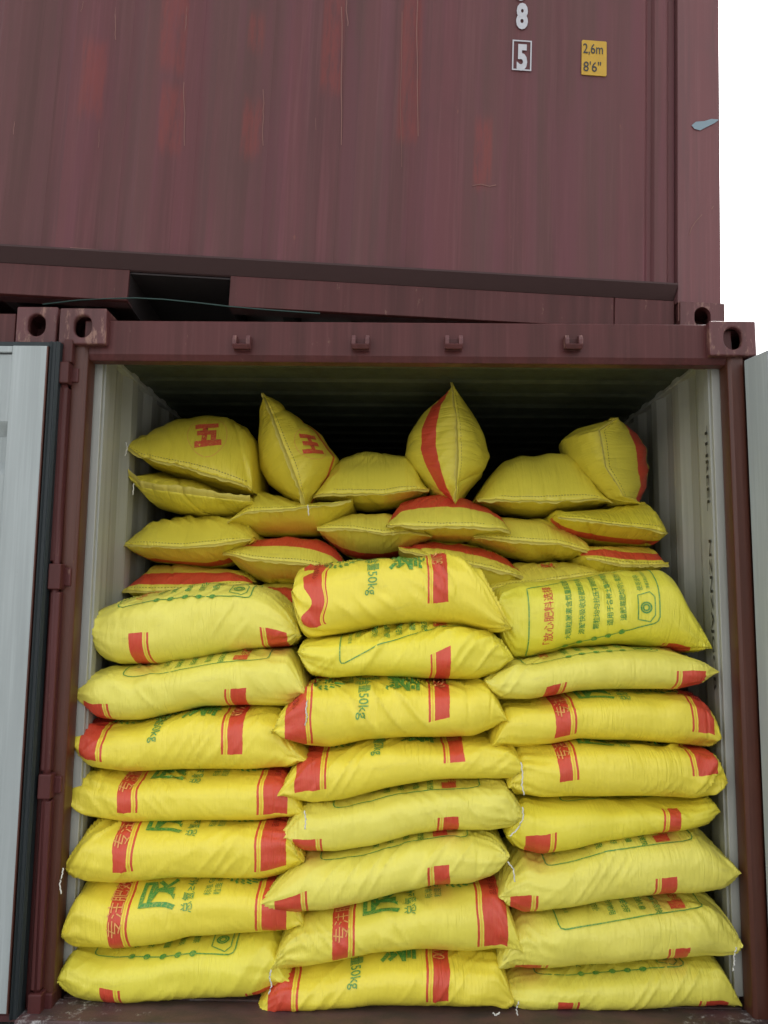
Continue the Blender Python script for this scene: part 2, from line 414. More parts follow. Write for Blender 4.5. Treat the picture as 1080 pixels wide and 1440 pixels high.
    def build(s):
        d = s.d; NU, NA = s.NU, s.NA
        aa = s.arc[0]+(s.arc[-1]-s.arc[0])*np.linspace(0, 1, NA)
        FF, AA = np.meshgrid(s.frac, aa, indexing='ij')
        P = s.eval(FF.ravel(), AA.ravel())
        faces = []; uvp = []; uvc = []
        # print coordinates
        if s.kind in 'FB':
            fb, fn = s.frac_at(d['blk'][0]), s.frac_at(d['bnd'][0])
            ab, an = s.arc_at(*d['blk']), s.arc_at(*d['bnd'])
            s.dir = 1 if fb > fn else -1
            Um = (lambda f: np.interp(f, [0, fn, fb, 1], [1, .768, .115, 0])) if s.dir > 0 else (lambda f: np.interp(f, [0, fb, fn, 1], [0, .115, .768, 1]))
            s.Um = Um
            s.cut = lambda f: ab+(an-ab)*np.clip((f-fb)/(fn-fb), -.3, 1.3)
            UX = Um(FF)+vnoise(AA*16, FF*9+s.idx, 13)*np.where(Um(FF) < .25, d.get('crum', .004), .004); UY = (AA-s.cut(FF)) if s.kind == 'F' else (s.cut(FF)-AA)
            gx = np.linspace(0, 1, 400); gu = Um(gx)
            o = np.argsort(gu); s.Uinv = lambda U: np.interp(U, gu[o], gx[o])
        else:
            UX = np.full_like(FF, .5); UY = np.ones_like(FF)
            dist = np.full_like(AA, -1.0)
            for (r0, r1) in d.get('red', []):
                dist = np.maximum(dist, np.minimum(AA-r0, r1-AA))
            UX = np.full_like(FF, .115); UY = dist
        VX, VY = FF*s.len, AA
        verts = [tuple(p) for p in P]; mi = []
        idx = np.arange(NU*NA).reshape(NU, NA)
        for i in range(NU-1):
            for j in range(NA-1): faces.append((idx[i, j], idx[i+1, j], idx[i+1, j+1], idx[i, j+1]))
        for rr, rev in ((0, 0), (NU-1, 1)):
            l = [int(q) for q in idx[rr, :-1]]; faces.append(tuple(l if not rev else l[::-1]))
        mi = [0]*len(faces)
        U1 = list(zip(UX.ravel(), UY.ravel())); U2 = list(zip((VX+s.seed).ravel(), VY.ravel()))
        def add(fr, ar, Fc, m, off=.0024):
            nonlocal verts, faces, mi
            n0 = len(verts); Q = s.eval(np.array(fr), np.array(ar), off*np.ones(len(fr)))
            verts += [tuple(p) for p in Q]; faces += [tuple(n0+i for i in f) for f in Fc]; mi += [m]*len(Fc)
            U1.extend([(.5, -1)]*len(fr)); U2.extend([(0, 0)]*len(fr))
        s.add = add
        def poly(pts, m, wd=.004, off=.0024, aspect=True):
            """stroke of width wd along cloth polyline [(frac*len, arc)...]"""
            pts = np.array(pts, float); out = []
            seg = []
            for p, q in zip(pts, pts[1:]):
                n = max(1, int(np.hypot(*(q-p))/.012)); seg += [p+(q-p)*k/n for k in range(n)]
            seg.append(pts[-1]); seg = np.array(seg)
            tn = np.gradient(seg, axis=0); tn /= np.maximum(np.linalg.norm(tn, axis=1), 1e-9)[:, None]
            nr = np.stack([-tn[:, 1], tn[:, 0]], 1)*wd/2
            V = np.empty((2*len(seg), 2)); V[0::2] = seg+nr; V[1::2] = seg-nr
            Fc = [(2*k, 2*k+1, 2*k+3, 2*k+2) for k in range(len(seg)-1)]
            add(V[:, 0]/s.len, V[:, 1], Fc, m, off)
        s.poly = poly
        def text(tx, x, a0, size, m, dr, bold=0.0, off=.0024, sx=1.0):
            """glyphs centred on column x (m), starting at arc a0; dr=+1 reads upward, -1 reads downward"""
            V, Fc = glyphs(tx, bold)
            if not len(V): return
            cy = .36
            X = x-dr*(V[:, 1]-cy)*size*sx; A = a0+dr*V[:, 0]*size
            keep = A.min() > -9
            add(X/s.len, A, Fc, m, off)
        s.text = text
        def rect(x0, x1, a0, a1, m, off=.0024):
            nx = max(1, int(abs(x1-x0)/.012)); na = max(1, int(abs(a1-a0)/.012))
            gx, ga = np.meshgrid(np.linspace(x0, x1, nx+1), np.linspace(a0, a1, na+1), indexing='ij')
            ii = np.arange(gx.size).reshape(gx.shape)
            add(gx.ravel()/s.len, ga.ravel(), [(ii[i, j], ii[i+1, j], ii[i+1, j+1], ii[i, j+1]) for i in range(nx) for j in range(na)], m, off)
        L = s.len; FW = .57
        if s.kind == 'F':
            X = lambda U: float(s.Uinv(U))*L
            c = lambda U: float(s.cut(s.Uinv(U)))
            def lay(tx, U, r, size, m, bold=0.0, off=.0024, sx=1.0):
                a0 = c(U)+(r if s.dir > 0 else FW-r); text(tx, X(U), a0, size, m, s.dir, bold, off, sx)
            lay('尿素', .600, .135, .150, 1, .018, sx=.92)
            lay('专注肥效T100', .768, .075, .058, 5, .0, .0034)
            lay('总氮≥46.4%', .475, .115, .042, 2, .006)
            lay('净含量50kg', .425, .275, .047, 2, .008)
            lay('标准 GB/T2440', .395, .17, .028, 2)
            lay('粒度 中颗粒', .355, .17, .028, 2)
            lay('品质优选  安全放心', .115, .16, .026, 4, 0, .0034)
            # leaf wreath emblem near the block
            cx, ca = X(.255), c(.255)+FW/2
            for r_, n_ in ((.056, 18), (.040, 14)):
                for k in range(n_):
                    th = 2*math.pi*k/n_
                    poly([(cx+r_*math.cos(th), ca+r_*math.sin(th)), (cx+(r_+.014)*math.cos(th+.22), ca+(r_+.014)*math.sin(th+.22))], 1, .008)
            lay('丰', .255, FW/2-.025, .05, 1, .01)
        elif s.kind == 'B':
            X = lambda U: float(s.Uinv(U))*L
            c = lambda U: float(s.cut(s.Uinv(U)))
            aof = lambda U, r: c(U)+(r if s.dir > 0 else FW-r)
            lo, hi, n0, f0 = .24, .865, .115, .425
            if s.dir < 0: n0, f0 = .115, .425
            def line(pts, m, wd=.0045): poly([(X(U), c(U)+r) for U, r in pts], m, wd)
            rU, rr = .025, .02
            Us = np.linspace(lo+rU, hi-rU, 24)
            near = [(lo, n0+.16), (lo, n0+rr), (lo+rU*.3, n0+rr*.3), (lo+rU, n0)]+[(u_, n0) for u_ in Us]+[(hi-rU, n0), (hi-rU*.3, n0+rr*.3), (hi, n0+rr), (hi, n0+.16)]
            line(near, 2); line([(lo, n0+.16), (lo, f0)]+[(u_, f0) for u_ in Us]+[(hi, f0), (hi, n0+.16)], 2)
            strs = ['大颗粒尿素含氮量高见效快', '溶解快吸收好肥效持久稳', '颗粒均匀抗压不易结块好', '适用于各种土壤与作物用', '追肥底肥均可使用方便']
            for k, U in enumerate((.685, .62, .55, .485, .42)):
                text(strs[k], X(U), aof(U, .160), .0245, 1, s.dir, .012)
                if True:
                    q = [(X(U)+.0115*math.cos(t_), aof(U, n0)+.0115*math.sin(t_)) for t_ in np.linspace(0, 2*math.pi, 13)[:-1]]
                    add([p[0]/L for p in q], [p[1] for p in q], [tuple(range(12))], 1, .0030)
            text('「放心肥料选择', X(.78), aof(.78, .150), .037, 3, s.dir, .008)
            if s.dir < 0: rect(X(.765)-.02, X(.765)+.03, aof(.78, .40), aof(.78, .445), 3)
            # rounded emblem box
            ex = [(.345, .145), (.345, .235), (.285, .235), (.262, .21), (.262, .145), (.285, .125), (.345, .145)]
            poly([(X(U), aof(U, r)) for U, r in ex], 2, .004)
            for q in (.019, .011): poly([(X(.305)+q*math.cos(t_), aof(.305, .18)+q*math.sin(t_)) for t_ in np.linspace(0, 2*math.pi, 17)], 1, .006)
            text('使用说明', X(.33), aof(.33, .25), .024, 1, s.dir)
            text('净重误差以标签为准', X(.29), aof(.29, .25), .015, 2, s.dir)
        else:
            # rolled and stitched end seam facing the door
            n = 110; fr = np.linspace(.008, .992, n); rows = 5
            base = s.eval(fr, np.zeros(n))
            Hh = np.stack([np.interp(fr, s.frac, s.H[:, k]) for k in range(3)], -1); Hn = Hh/np.maximum(np.linalg.norm(Hh, axis=1), 1e-6)[:, None]
            n0 = len(verts); flip = d.get('flap', -1); dp = d.get('fd', .014)
            wob = vnoise(fr*9, 0*fr+s.seed, 7)*.006+vnoise(fr*34, 0*fr+s.seed, 8)*.003
            for r_ in range(rows):
                t_ = r_/(rows-1)
                Q = base+Hn*(flip*dp*.85*t_+wob*t_)[:, None]; Q[:, 1] += .004-.016*math.sin(t_*math.pi*.6)-.003*t_
                verts += [tuple(p) for p in Q]
            for r_ in range(rows-1):
                for k in range(n-1): faces.append((n0+r_*n+k, n0+r_*n+k+1, n0+(r_+1)*n+k+1, n0+(r_+1)*n+k)); mi.append(7)
            U1.extend([(.5, -1)]*(rows*n)); U2.extend([(0, 0)]*(rows*n))
            x = .03
            while x < L-.03:
                poly([(x, .013+.002*math.sin(x*20)), (x+.007, .013+.002*math.sin(x*20))], 6, .0022, .0018); x += .0125
            for (ch, px, py, size, ang) in d.get('seal', []):
                f_ = None
                # place the seal where that photo point falls on the sack surface
                gf, ga = np.meshgrid(np.linspace(.05, .95, 60), np.linspace(s.arc[360], s.arc[1080], 80), indexing='ij')
                Q = s.eval(gf.ravel(), ga.ravel())-CAM
                zz = Q@_F; X_ = 540+FPX*(Q@_R2)/zz; Y_ = 720-FPX*(Q@_U2)/zz
                k = np.argmin((X_-px)**2+(Y_-py)**2+np.where(zz > np.median(zz)+.2, 30, 0)); f_, a_ = gf.ravel()[k], ga.ravel()[k]
                V, Fc = glyphs(ch, .06); V = V-np.array([.5, .37])
                ra = math.radians(ang); c_, s_ = math.cos(ra), math.sin(ra)
                V = np.stack([V[:, 0]*c_-V[:, 1]*s_, V[:, 0]*s_+V[:, 1]*c_], 1)*size
                add(f_+V[:, 0]/L, a_+V[:, 1], Fc, 3)
                poly([(f_*L+size*.74*math.cos(t_), a_+size*.74*math.sin(t_)) for t_ in np.linspace(0, 2*math.pi, 40)], 5, .002)
        me = bpy.data.meshes.new('fertilizer_sack')
        org = s.C.mean(0); org[2] = min(s.C[:, 2]-s.h); org[1] = s.y
        V = np.array(verts)-org
        me.from_pydata([tuple(v) for v in V], [], faces)
        me.polygons.foreach_set('material_index', mi); me.polygons.foreach_set('use_smooth', [True]*len(faces))
        for nm, U in (('print', U1), ('cloth', U2)):
            lay_ = me.uv_layers.new(name=nm); vi = np.empty(len(me.loops), int); me.loops.foreach_get('vertex_index', vi)
            lay_.data.foreach_set('uv', np.array(U, float)[vi].astype(np.float32).ravel())
        me.validate(); me.update()
        o = link('fertilizer_sack', me, MATS); o.location = org
        o.color = d.get('c', YEL if s.kind == 'F' else PAL if s.kind == 'B' else (.80, .68, .07, 1))
        o['label'] = d['n']; o['category'] = 'sack'; o['group'] = d['g']
        for th in d.get('th', []):
            T = parse(th); bm = bmesh.new()
            yy = min(s.y-.085, -.025 if T[:, 0].min() < 105 else 9) if s.kind != 'E' else s.y-.105
            pts = [at(p[0], p[1], yy) for p in T]
            fine = []
            for p, q in zip(pts, pts[1:]):
                for k in range(6): fine.append(p+(q-p)*k/6+np.array([math.sin(k*2.1+p[0]*90)*.0015, math.cos(k*1.7)*.0015, 0]))
            fine.append(pts[-1])
            bm_tube(bm, [tuple(p-org) for p in fine], .0024, 6)
            finish('loose_thread', bm, THREAD, o, smooth=True)
        return o

GF, GBK = 'sacks stacked in the front columns', 'sacks piled on behind the front columns'
S = []
def F(k, n, t, b, blk, bnd, y=.09, **kw): S.append(dict(k=k, n=n, t=t, b=b, blk=blk, bnd=bnd, y=y, g=GF, **kw))
# left column, top to bottom
F('B', 'pale sack topping the left column, green dotted list above, red patch at its right tip',
  '120,869 125,863 133,857 160,843 203,830 267,819 347,820 380,831 402,848 415,868 422,890',
  '120,876 126,905 138,928 160,938 213,938 267,931 313,921 370,914 407,908 422,896', (391, 886), (198, 890), .14)
F('B', 'second sack down the left column, green outlined box along its top edge',
  '105,968 110,960 123,950 147,941 213,937 267,931 313,921 370,914 405,912 418,932 428,958 436,980',
  '105,983 113,994 133,1015 160,1018 190,1018 230,1009 280,998 363,997 407,996 426,988 436,982', (133, 990), (336, 968), .10, th=['432,985 430,1000 432,1008 429,1020'])
F('F', 'third sack down the left column, solid red left end and 50kg print',
  '103,1028 107,1020 123,1013 145,1018 190,1018 230,1009 280,998 363,997 392,1003 402,1028 418,1048 437,1066',
  '103,1040 107,1068 123,1086 180,1093 253,1089 347,1090 400,1087 420,1077 437,1069', (126, 1068), (332, 1061), .10, W=.52)
F('F', 'fourth sack down the left column, even bright yellow with blunt left end',
  '99,1098 103,1094 117,1091 180,1093 253,1089 347,1090 395,1088 412,1105 422,1125 428,1142',
  '99,1140 108,1150 120,1157 180,1163 267,1160 363,1161 407,1154 420,1149 428,1146', (389, 1143), (180, 1144), .09)
F('F', 'fifth sack down the left column with pointed creased left tip and dangling thread',
  '88,1217 95,1205 106,1187 117,1170 130,1162 180,1163 267,1160 363,1161 405,1158 418,1180 428,1208',
  '88,1223 100,1236 120,1247 167,1251 247,1243 367,1244 407,1234 420,1222 428,1213', (386, 1222), (175, 1228), .06,
  th=['89,1221 87,1232 84,1243 86,1257'], diag=1.5)
F('F', 'thick sack sixth down the left column with the big green character for urea',
  '90,1300 98,1270 108,1249 125,1248 167,1251 247,1243 367,1244 400,1238 413,1255 422,1275 427,1295',
  '90,1322 93,1335 102,1342 163,1344 230,1336 267,1326 347,1319 407,1316 420,1307 427,1299', (388, 1317), (168, 1343), .05)
F('B', 'bottom sack of the left column on the container floor, green dots along its top',
  '83,1368 87,1352 97,1340 163,1344 230,1336 267,1326 347,1319 382,1320 392,1340 402,1360 413,1374',
  '83,1378 90,1400 103,1412 125,1418 180,1418 280,1413 363,1408 397,1392 413,1380', (374, 1389), (158, 1391), .05, c=(.86, .77, .08, 1), diag=1.1)
# middle column
F('F', 'sack topping the middle column with a crumpled red band at its left end',
  '411,808 415,803 433,796 497,787 560,782 627,781 653,787 680,808 697,838 710,862 720,882',
  '411,850 418,882 428,896 440,900 480,893 530,883 580,878 647,879 690,888 708,889 720,886', (443, 883), (615, 848), .08, diag=1.7, crum=.04)
F('B', 'second sack down the middle column, green rounded outline and a red patch low at right',
  '418,912 424,903 440,900 480,893 530,883 580,878 647,879 690,888 700,896 712,908 722,922',
  '418,918 424,935 435,951 463,958 513,954 593,958 673,958 700,948 714,934 722,926', (446, 953), (619, 914), .08, c=(.87, .76, .065, 1), diag=1.5)
F('F', 'third sack down the middle column with red left end and faint 50kg print',
  '383,1026 390,1007 410,985 433,962 463,958 513,954 593,958 673,958 690,962 703,985 714,1012',
  '383,1032 393,1043 430,1054 463,1058 513,1048 580,1043 667,1041 690,1031 704,1022 714,1016', (416, 1042), (619, 1012), .06, diag=1.5)
F('F', 'fourth sack down the middle column, red left end and small red mark at top right',
  '391,1115 400,1097 415,1078 432,1060 463,1058 513,1048 580,1043 667,1041 712,1045 728,1054 736,1070',
  '391,1119 408,1127 438,1137 483,1132 541,1116 610,1103 671,1101 723,1098 732,1092 736,1082', (436, 1112), (640, 1072), .06)
F('B', 'fifth sack down the middle column, pale with a thin green outline along the top',
  '392,1174 405,1158 425,1139 438,1137 483,1132 541,1116 610,1103 671,1101 712,1100 726,1121 738,1143',
  '392,1179 404,1188 428,1204 473,1205 524,1197 576,1181 637,1175 689,1176 719,1171 730,1160 738,1148', (430, 1181), (631, 1149), .06, th=['428,1140 430,1152 429,1166'])
F('B', 'sixth sack down the middle column, pale and tilted, its left tip drooping over the neighbour',
  '361,1270 372,1257 387,1245 407,1228 432,1208 473,1205 524,1197 576,1181 637,1175 692,1179 706,1186 716,1200',
  '361,1274 384,1281 415,1289 456,1288 507,1277 558,1264 610,1253 661,1250 699,1236 712,1219 716,1205', (409, 1262), (619, 1217), .03)
F('F', 'seventh sack down the middle column, tall red block at its right end',
  '378,1360 391,1331 405,1310 425,1292 456,1288 507,1277 558,1264 610,1253 661,1250 705,1250 716,1275 727,1305 735,1334',
  '378,1365 394,1367 428,1368 473,1360 524,1349 593,1344 661,1348 713,1344 727,1341 735,1338', (694, 1330), (482, 1348), .04, c=(.87, .77, .10, 1),
  th=['381,1364 379,1375 382,1385 378,1398'])
F('F', 'bottom sack of the middle column on the floor, torn looking red left corner',
  '356,1422 366,1405 377,1392 398,1372 428,1368 473,1360 524,1349 593,1344 661,1348 700,1350 712,1372 718,1390 722,1402',
  '356,1427 370,1430 421,1425 507,1423 610,1423 692,1421 705,1426 716,1420 722,1408', (395, 1425), (618, 1408), .03,
  th=['703,1424 697,1428 693,1424'])
# right column
F('B', 'wide sack topping the right column, its green text panel and five dots facing out',
  '698,845 703,828 740,819 813,812 887,803 940,800 954,810 967,843 980,866 990,885 1000,907',
  '698,870 707,907 723,930 747,928 813,914 880,909 940,913 973,918 990,918 1000,912', (957, 906), (772, 938), .16, W=.5, c=(.84, .77, .07, 1))
F('B', 'second sack down the right column, tapered right tip touching the wall',
  '682,955 700,943 723,931 747,928 813,914 880,909 940,913 963,917 993,930 1009,944',
  '682,959 690,978 707,988 747,988 813,976 880,974 953,974 987,964 1009,947', (967, 943), (776, 963), .09)
F('F', 'third sack down the right column, creased with red strip at left and red right end',
  '690,1044 700,1017 712,989 747,988 813,976 880,974 960,975 993,985 1006,1005 1011,1032',
  '690,1050 705,1054 726,1055 780,1052 816,1045 907,1048 980,1053 1008,1054 1011,1045', (989, 1031), (789, 1036), .09, diag=1.8)
F('F', 'fourth sack down the right column, diagonally creased, red block by its rounded right end',
  '714,1104 722,1072 735,1054 780,1052 816,1045 907,1048 980,1053 1003,1055 1015,1072 1021,1092',
  '714,1110 728,1122 762,1128 834,1128 907,1126 979,1129 1005,1122 1018,1108 1021,1098', (990, 1090), (792, 1099), .07, diag=2.0,
  th=['733,1072 735,1090 734,1104 737,1118'])
F('B', 'fifth sack down the right column, plain yellow wedge thinning to its right end',
  '712,1172 718,1155 726,1135 740,1125 762,1128 834,1128 907,1126 979,1129 1005,1124 1012,1135',
  '712,1180 722,1195 733,1203 762,1210 798,1203 852,1189 907,1180 957,1173 997,1164 1012,1150', (757, 1175), (944, 1137), .08, c=(.87, .76, .065, 1),
  th=['735,1135 736,1150 728,1166 717,1176'])
F('B', 'sixth sack down the right column, fat and pale with a folded right ear',
  '700,1256 708,1240 720,1222 740,1205 762,1210 798,1203 852,1189 907,1180 957,1173 979,1170 1000,1180 1015,1195 1028,1207 1038,1219',
  '700,1262 712,1279 737,1290 780,1286 834,1279 907,1270 979,1265 1015,1254 1030,1242 1038,1230', (730, 1260), (933, 1234), .05,
  th=['714,1212 722,1222 724,1240'])
F('B', 'seventh sack down the right column, pale with green panel and small square emblem',
  '700,1352 708,1330 718,1308 735,1291 780,1286 834,1279 907,1270 979,1265 1003,1270 1015,1278 1028,1293 1039,1309',
  '700,1360 708,1368 744,1373 798,1370 871,1361 961,1355 1015,1351 1032,1342 1039,1330', (743, 1357), (952, 1333), .05,
  th=['1036,1332 1032,1345 1033,1352 1030,1366'])
F('B', 'bottom sack of the right column on the floor, pointed right end with red print',
  '705,1396 715,1380 744,1373 798,1370 871,1361 961,1355 1012,1353 1024,1372 1034,1390 1043,1412',
  '705,1412 726,1424 798,1426 907,1425 1015,1422 1035,1419 1043,1416', (1004, 1407), (792, 1410), .06, c=(.86, .78, .11, 1),
  th=['730,1408 726,1418 728,1428'])
# ---- the pile behind, stitched ends towards the door
def E(n, t, b, y=.62, **kw): S.append(dict(k='E', n=n, t=t, b=b, y=y, g=GBK, **kw))  # sack yellows below are darkened, shade inside the container painted into them
E('large sack at upper left of the pile with a round red seal',
  '176,618 188,604 205,590 235,578 275,572 310,575 338,592 352,612 357,650 357,690', '176,622 190,638 205,652 240,664 285,676 320,686 345,692 357,694',
  .50, seam='176,620 195,645 240,662 285,674 357,693', seal=[('五', 291, 609, .12, 14)], th=['177,622 179,630 176,641'], c=(.76, .63, .055, 1))
E('flat sack with a wide folded hem directly below the upper left sealed sack',
  '184,668 195,658 205,655 240,664 285,676 320,686 345,691 356,698', '184,678 192,690 205,706 240,716 275,721 325,718 345,714 356,708', .50, seam='184,672 205,690 260,697 320,705 356,709', fd=-.03, th=['188,680 187,696'], c=(.79, .68, .07, 1))
E('upright sack with red seal standing second from left on top of the pile',
  '372,552 395,560 425,578 448,597 463,618 473,634 462,662 445,688 431,711', '372,552 360,570 353,610 356,650 368,672 395,692 431,711',
  .54, rot=68, seam='372,553 395,610 410,650 431,710', seal=[('王', 438, 625, .10, 80)], red=[(.21, .235)], th=['433,710 434,725'], c=(.76, .63, .055, 1))
E('low wide sack between the two upright sacks on top of the pile',
  '440,696 450,672 462,648 478,634 500,627 540,625 570,630 585,645 592,668 604,688', '440,700 460,702 482,705 510,710 540,711 570,703 590,695 604,690', .62, seam='440,698 480,699 540,700 604,689', c=(.79, .68, .07, 1), diag=1.4)
E('upright diamond shaped sack with a red stripe, tallest of the pile',
  '636,541 655,553 672,572 688,600 696,632 688,655 665,682 641,708', '636,541 618,553 594,570 575,600 570,628 582,652 610,686 641,708', .52, rot=90,
  seam='636,541 642,600 645,650 641,708', red=[(-.16, -.085)], c=(.79, .68, .07, 1))
E('broad pillow like sack right of the diamond shaped one on the pile',
  '668,704 680,682 698,655 715,638 740,629 780,627 815,633 832,650 846,680 858,704', '668,706 695,709 720,716 760,721 800,717 830,710 858,706', .60, seam='668,705 720,709 790,709 858,705', c=(.79, .68, .07, 1))
E('bulky sack at the upper right of the pile, red stripe along its right side',
  '872,588 892,591 910,602 923,622 929,650 925,680 912,700 900,707', '872,588 840,590 815,595 802,608 812,640 830,672 852,700 875,708 900,707', .56, rot=86, seam='872,588 838,610 845,660 872,700 900,707', c=(.79, .68, .07, 1),
  red=[(.15, .24)])
E('slim sack tucked under the bulky rounded sack at the right wall',
  '781,722 790,713 820,712 860,710 895,704 922,700 932,718 937,745', '781,728 795,742 812,751 840,758 870,762 910,764 930,762 937,756', .49, seam='781,728 830,735 880,742 937,750', red=[(-.20, -.125)], c=(.80, .68, .05, 1))
E('thin crumpled sack under the upright sealed sack, rolled hem along its middle',
  '321,733 333,715 345,700 357,685 385,690 420,700 455,704 480,702 496,703', '321,738 335,742 360,748 400,749 440,747 460,738 480,722 496,708', .54, seam='321,735 350,722 400,718 450,712 496,704', c=(.79, .68, .07, 1))
E('sagging sack in the middle of the pile with a kinked hem, above a red edge',
  '446,738 460,728 480,722 500,714 540,712 565,718 590,735 608,752', '446,745 460,762 480,776 505,785 535,785 565,779 590,765 608,757', .56, seam='446,744 500,745 540,752 575,748 608,754', red=[(-.24, -.15)], c=(.82, .72, .09, 1))
E('plump sack against the left wall under the folded hem sack, stitched seam across',
  '172,764 185,747 200,733 215,724 250,721 290,721 325,723 345,735 357,752', '172,768 182,777 200,786 240,792 285,796 310,792 335,778 357,760', .50, seam='172,766 200,768 260,772 310,767 357,758', red=[(-.24, -.165)], c=(.79, .68, .07, 1), diag=1.4)
E('sack with a broad red top edge lying below the diamond shaped sack',
  '543,738 550,722 565,702 590,693 620,690 655,694 690,706 708,722 718,745', '543,742 555,747 580,751 615,757 650,758 690,754 718,750', .50, seam='543,740 600,744 660,743 718,747', red=[(.095, .27)], c=(.82, .72, .09, 1))
E('sack right below the pillow like one, its hem curling up at the right',
  '664,752 685,735 700,724 730,721 770,722 800,735 825,752 836,778', '664,758 690,768 720,778 755,787 785,787 815,784 836,783', .56, seam='664,756 720,762 780,766 836,780', c=(.82, .72, .09, 1))
E('sack at lower left of the pile with red upper half, just above the left column',
  '175,826 184,810 200,794 240,792 285,796 325,798 343,806 353,818', '175,832 190,845 240,862 290,862 330,845 353,822', .50, seam='175,829 220,832 290,828 353,820', red=[(.03, .13)], c=(.82, .72, .09, 1))
E('sack leaning right behind the left and middle columns with red upper edge',
  '314,774 330,762 355,752 400,749 440,752 465,765 478,782 486,800', '314,778 330,797 350,812 375,822 410,822 450,818 486,806', .52, seam='314,776 360,787 420,792 486,803', red=[(.085, .22)], c=(.82, .72, .09, 1))
E('sack behind the top middle sack, slanting red upper edge at its right',
  '560,768 585,762 615,756 650,757 690,768 715,780 727,792 737,806', '560,775 580,800 620,835 670,850 710,845 737,815', .52, seam='560,772 620,785 690,800 737,812', red=[(.085, .22)], c=(.82, .72, .09, 1))
E('sack at the right wall above the wide green printed sack, thin red upper edge',
  '820,772 835,764 870,763 905,765 928,768 936,785', '820,790 840,815 880,822 915,820 936,800', .48, seam='820,785 870,795 936,795', red=[(.03, .10)], c=(.79, .68, .07, 1))
E('sack half hidden above the wide green printed sack, red character on it',
  '686,822 700,800 730,790 775,786 815,786 838,792 850,805', '686,832 710,850 760,858 810,850 850,818', .50, seam='686,828 730,822 800,812 850,806', seal=[('田', 770, 796, .055, 90)], c=(.82, .72, .09, 1))
E('low sack showing only a sliver of red between the left and middle columns',
  '352,828 365,820 400,818 440,822 465,835', '352,845 370,872 420,882 450,870 465,850', .52, red=[(-.02, .14)], c=(.82, .72, .09, 1))
for i, d in enumerate(S):
    Sack(d, i).build()

exec_structure = True
# ------------------------------------------------------------------ lower container (open, loaded)
def X_(px, py, y=0.0): return float(at(px, py, y)[0])
def Z_(px, py, y=0.0): return float(at(px, py, y)[2])
ZG = -.20
# ground
bm = bmesh.new()
bmesh.ops.create_grid(bm, x_segments=60, y_segments=60, size=400)
def groundmat():
    m, t, b = newmat('stained_concrete_yard')
    tc = N(t, 'ShaderNodeTexCoord').outputs['Object']
    c = mixc(t, ramp(t, noise(t, tc, .6, 6), .4, .65), (.28, .27, .25), (.20, .195, .185))
    c = mixc(t, math_(t, 'MULTIPLY', ramp(t, noise(t, tc, 6, 6, .7), .55, .7), .5), c, (.12, .115, .11))
    t.links.new(c, b.inputs['Base Color']); b.inputs['Roughness'].default_value = .85
    bump(t, b, noise(t, tc, 60, 5, .7), .4, .01); return m
g = finish('ground', bm, groundmat()); g.location = (0, 0, ZG); g['kind'] = 'structure'

def casting(name, parent, x0, x1, y0, y1, z0, z1, mat, side=1):
    """corner fitting: hollow steel block with an oval hole in its face, side and top"""
    bm = bmesh.new(); bm_box(bm, x0, x1, y0, y1, z0, z1); o = finish(name, bm, mat, parent)
    cx, cz = (x0+x1)/2, (z0+z1)/2; W_, H_ = x1-x0, z1-z0
    def stadium(w_, h_, n=10):
        r = w_/2; return [(r*math.cos(a), (h_/2-r)+r*math.sin(a)) for a in np.linspace(0, math.pi, n)]+[(r*math.cos(a), -(h_/2-r)+r*math.sin(a)) for a in np.linspace(math.pi, 2*math.pi, n)]
    cuts = []
    b2 = bmesh.new(); bm_box(b2, x0+.022, x1-.022, y0+.028, y1-.02, z0+.02, z1-.02); cuts.append(b2)
    b2 = bmesh.new(); bm_prism(b2, [(cx+p[0], cz+p[1]) for p in stadium(.064, .082)], 'y', y0-.05, y0+.06); cuts.append(b2)
    b2 = bmesh.new(); sx = (x1-.05, x1+.05) if side > 0 else (x0-.05, x0+.05)
    bm_prism(b2, [(y0+.09+p[0]*1.0, cz+p[1]) for p in stadium(.055, .075)], 'x', *sx); cuts.append(b2)
    for i, b2 in enumerate(cuts):
        c = finish('cutter', b2, mat, parent)
        md = o.modifiers.new('cut', 'BOOLEAN'); md.operation = 'DIFFERENCE'; md.object = c; md.solver = 'EXACT'
        bpy.context.view_layer.update()
        me = bpy.data.meshes.new_from_object(o.evaluated_get(bpy.context.evaluated_depsgraph_get()))
        o.modifiers.clear(); old = o.data; o.data = me; bpy.data.meshes.remove(old); me.name = name
        bpy.data.objects.remove(c)
    md = o.modifiers.new('bevel', 'BEVEL'); md.width = .007; md.segments = 3; md.limit_method = 'ANGLE'; md.angle_limit = math.radians(50)
    return o

YF = -.035
LC = thing('shipping_container', 'open maroon steel container loaded with yellow sacks', 'container', (0, 0, ZG))
def lp(o):  # keep world coordinates of parts although the root stands on the ground
    o.location = (0, 0, -ZG); return o
XI = 1.15; XO = 1.235; ZT = 2.1946
zt_hdr = Z_(570, 453, 0)
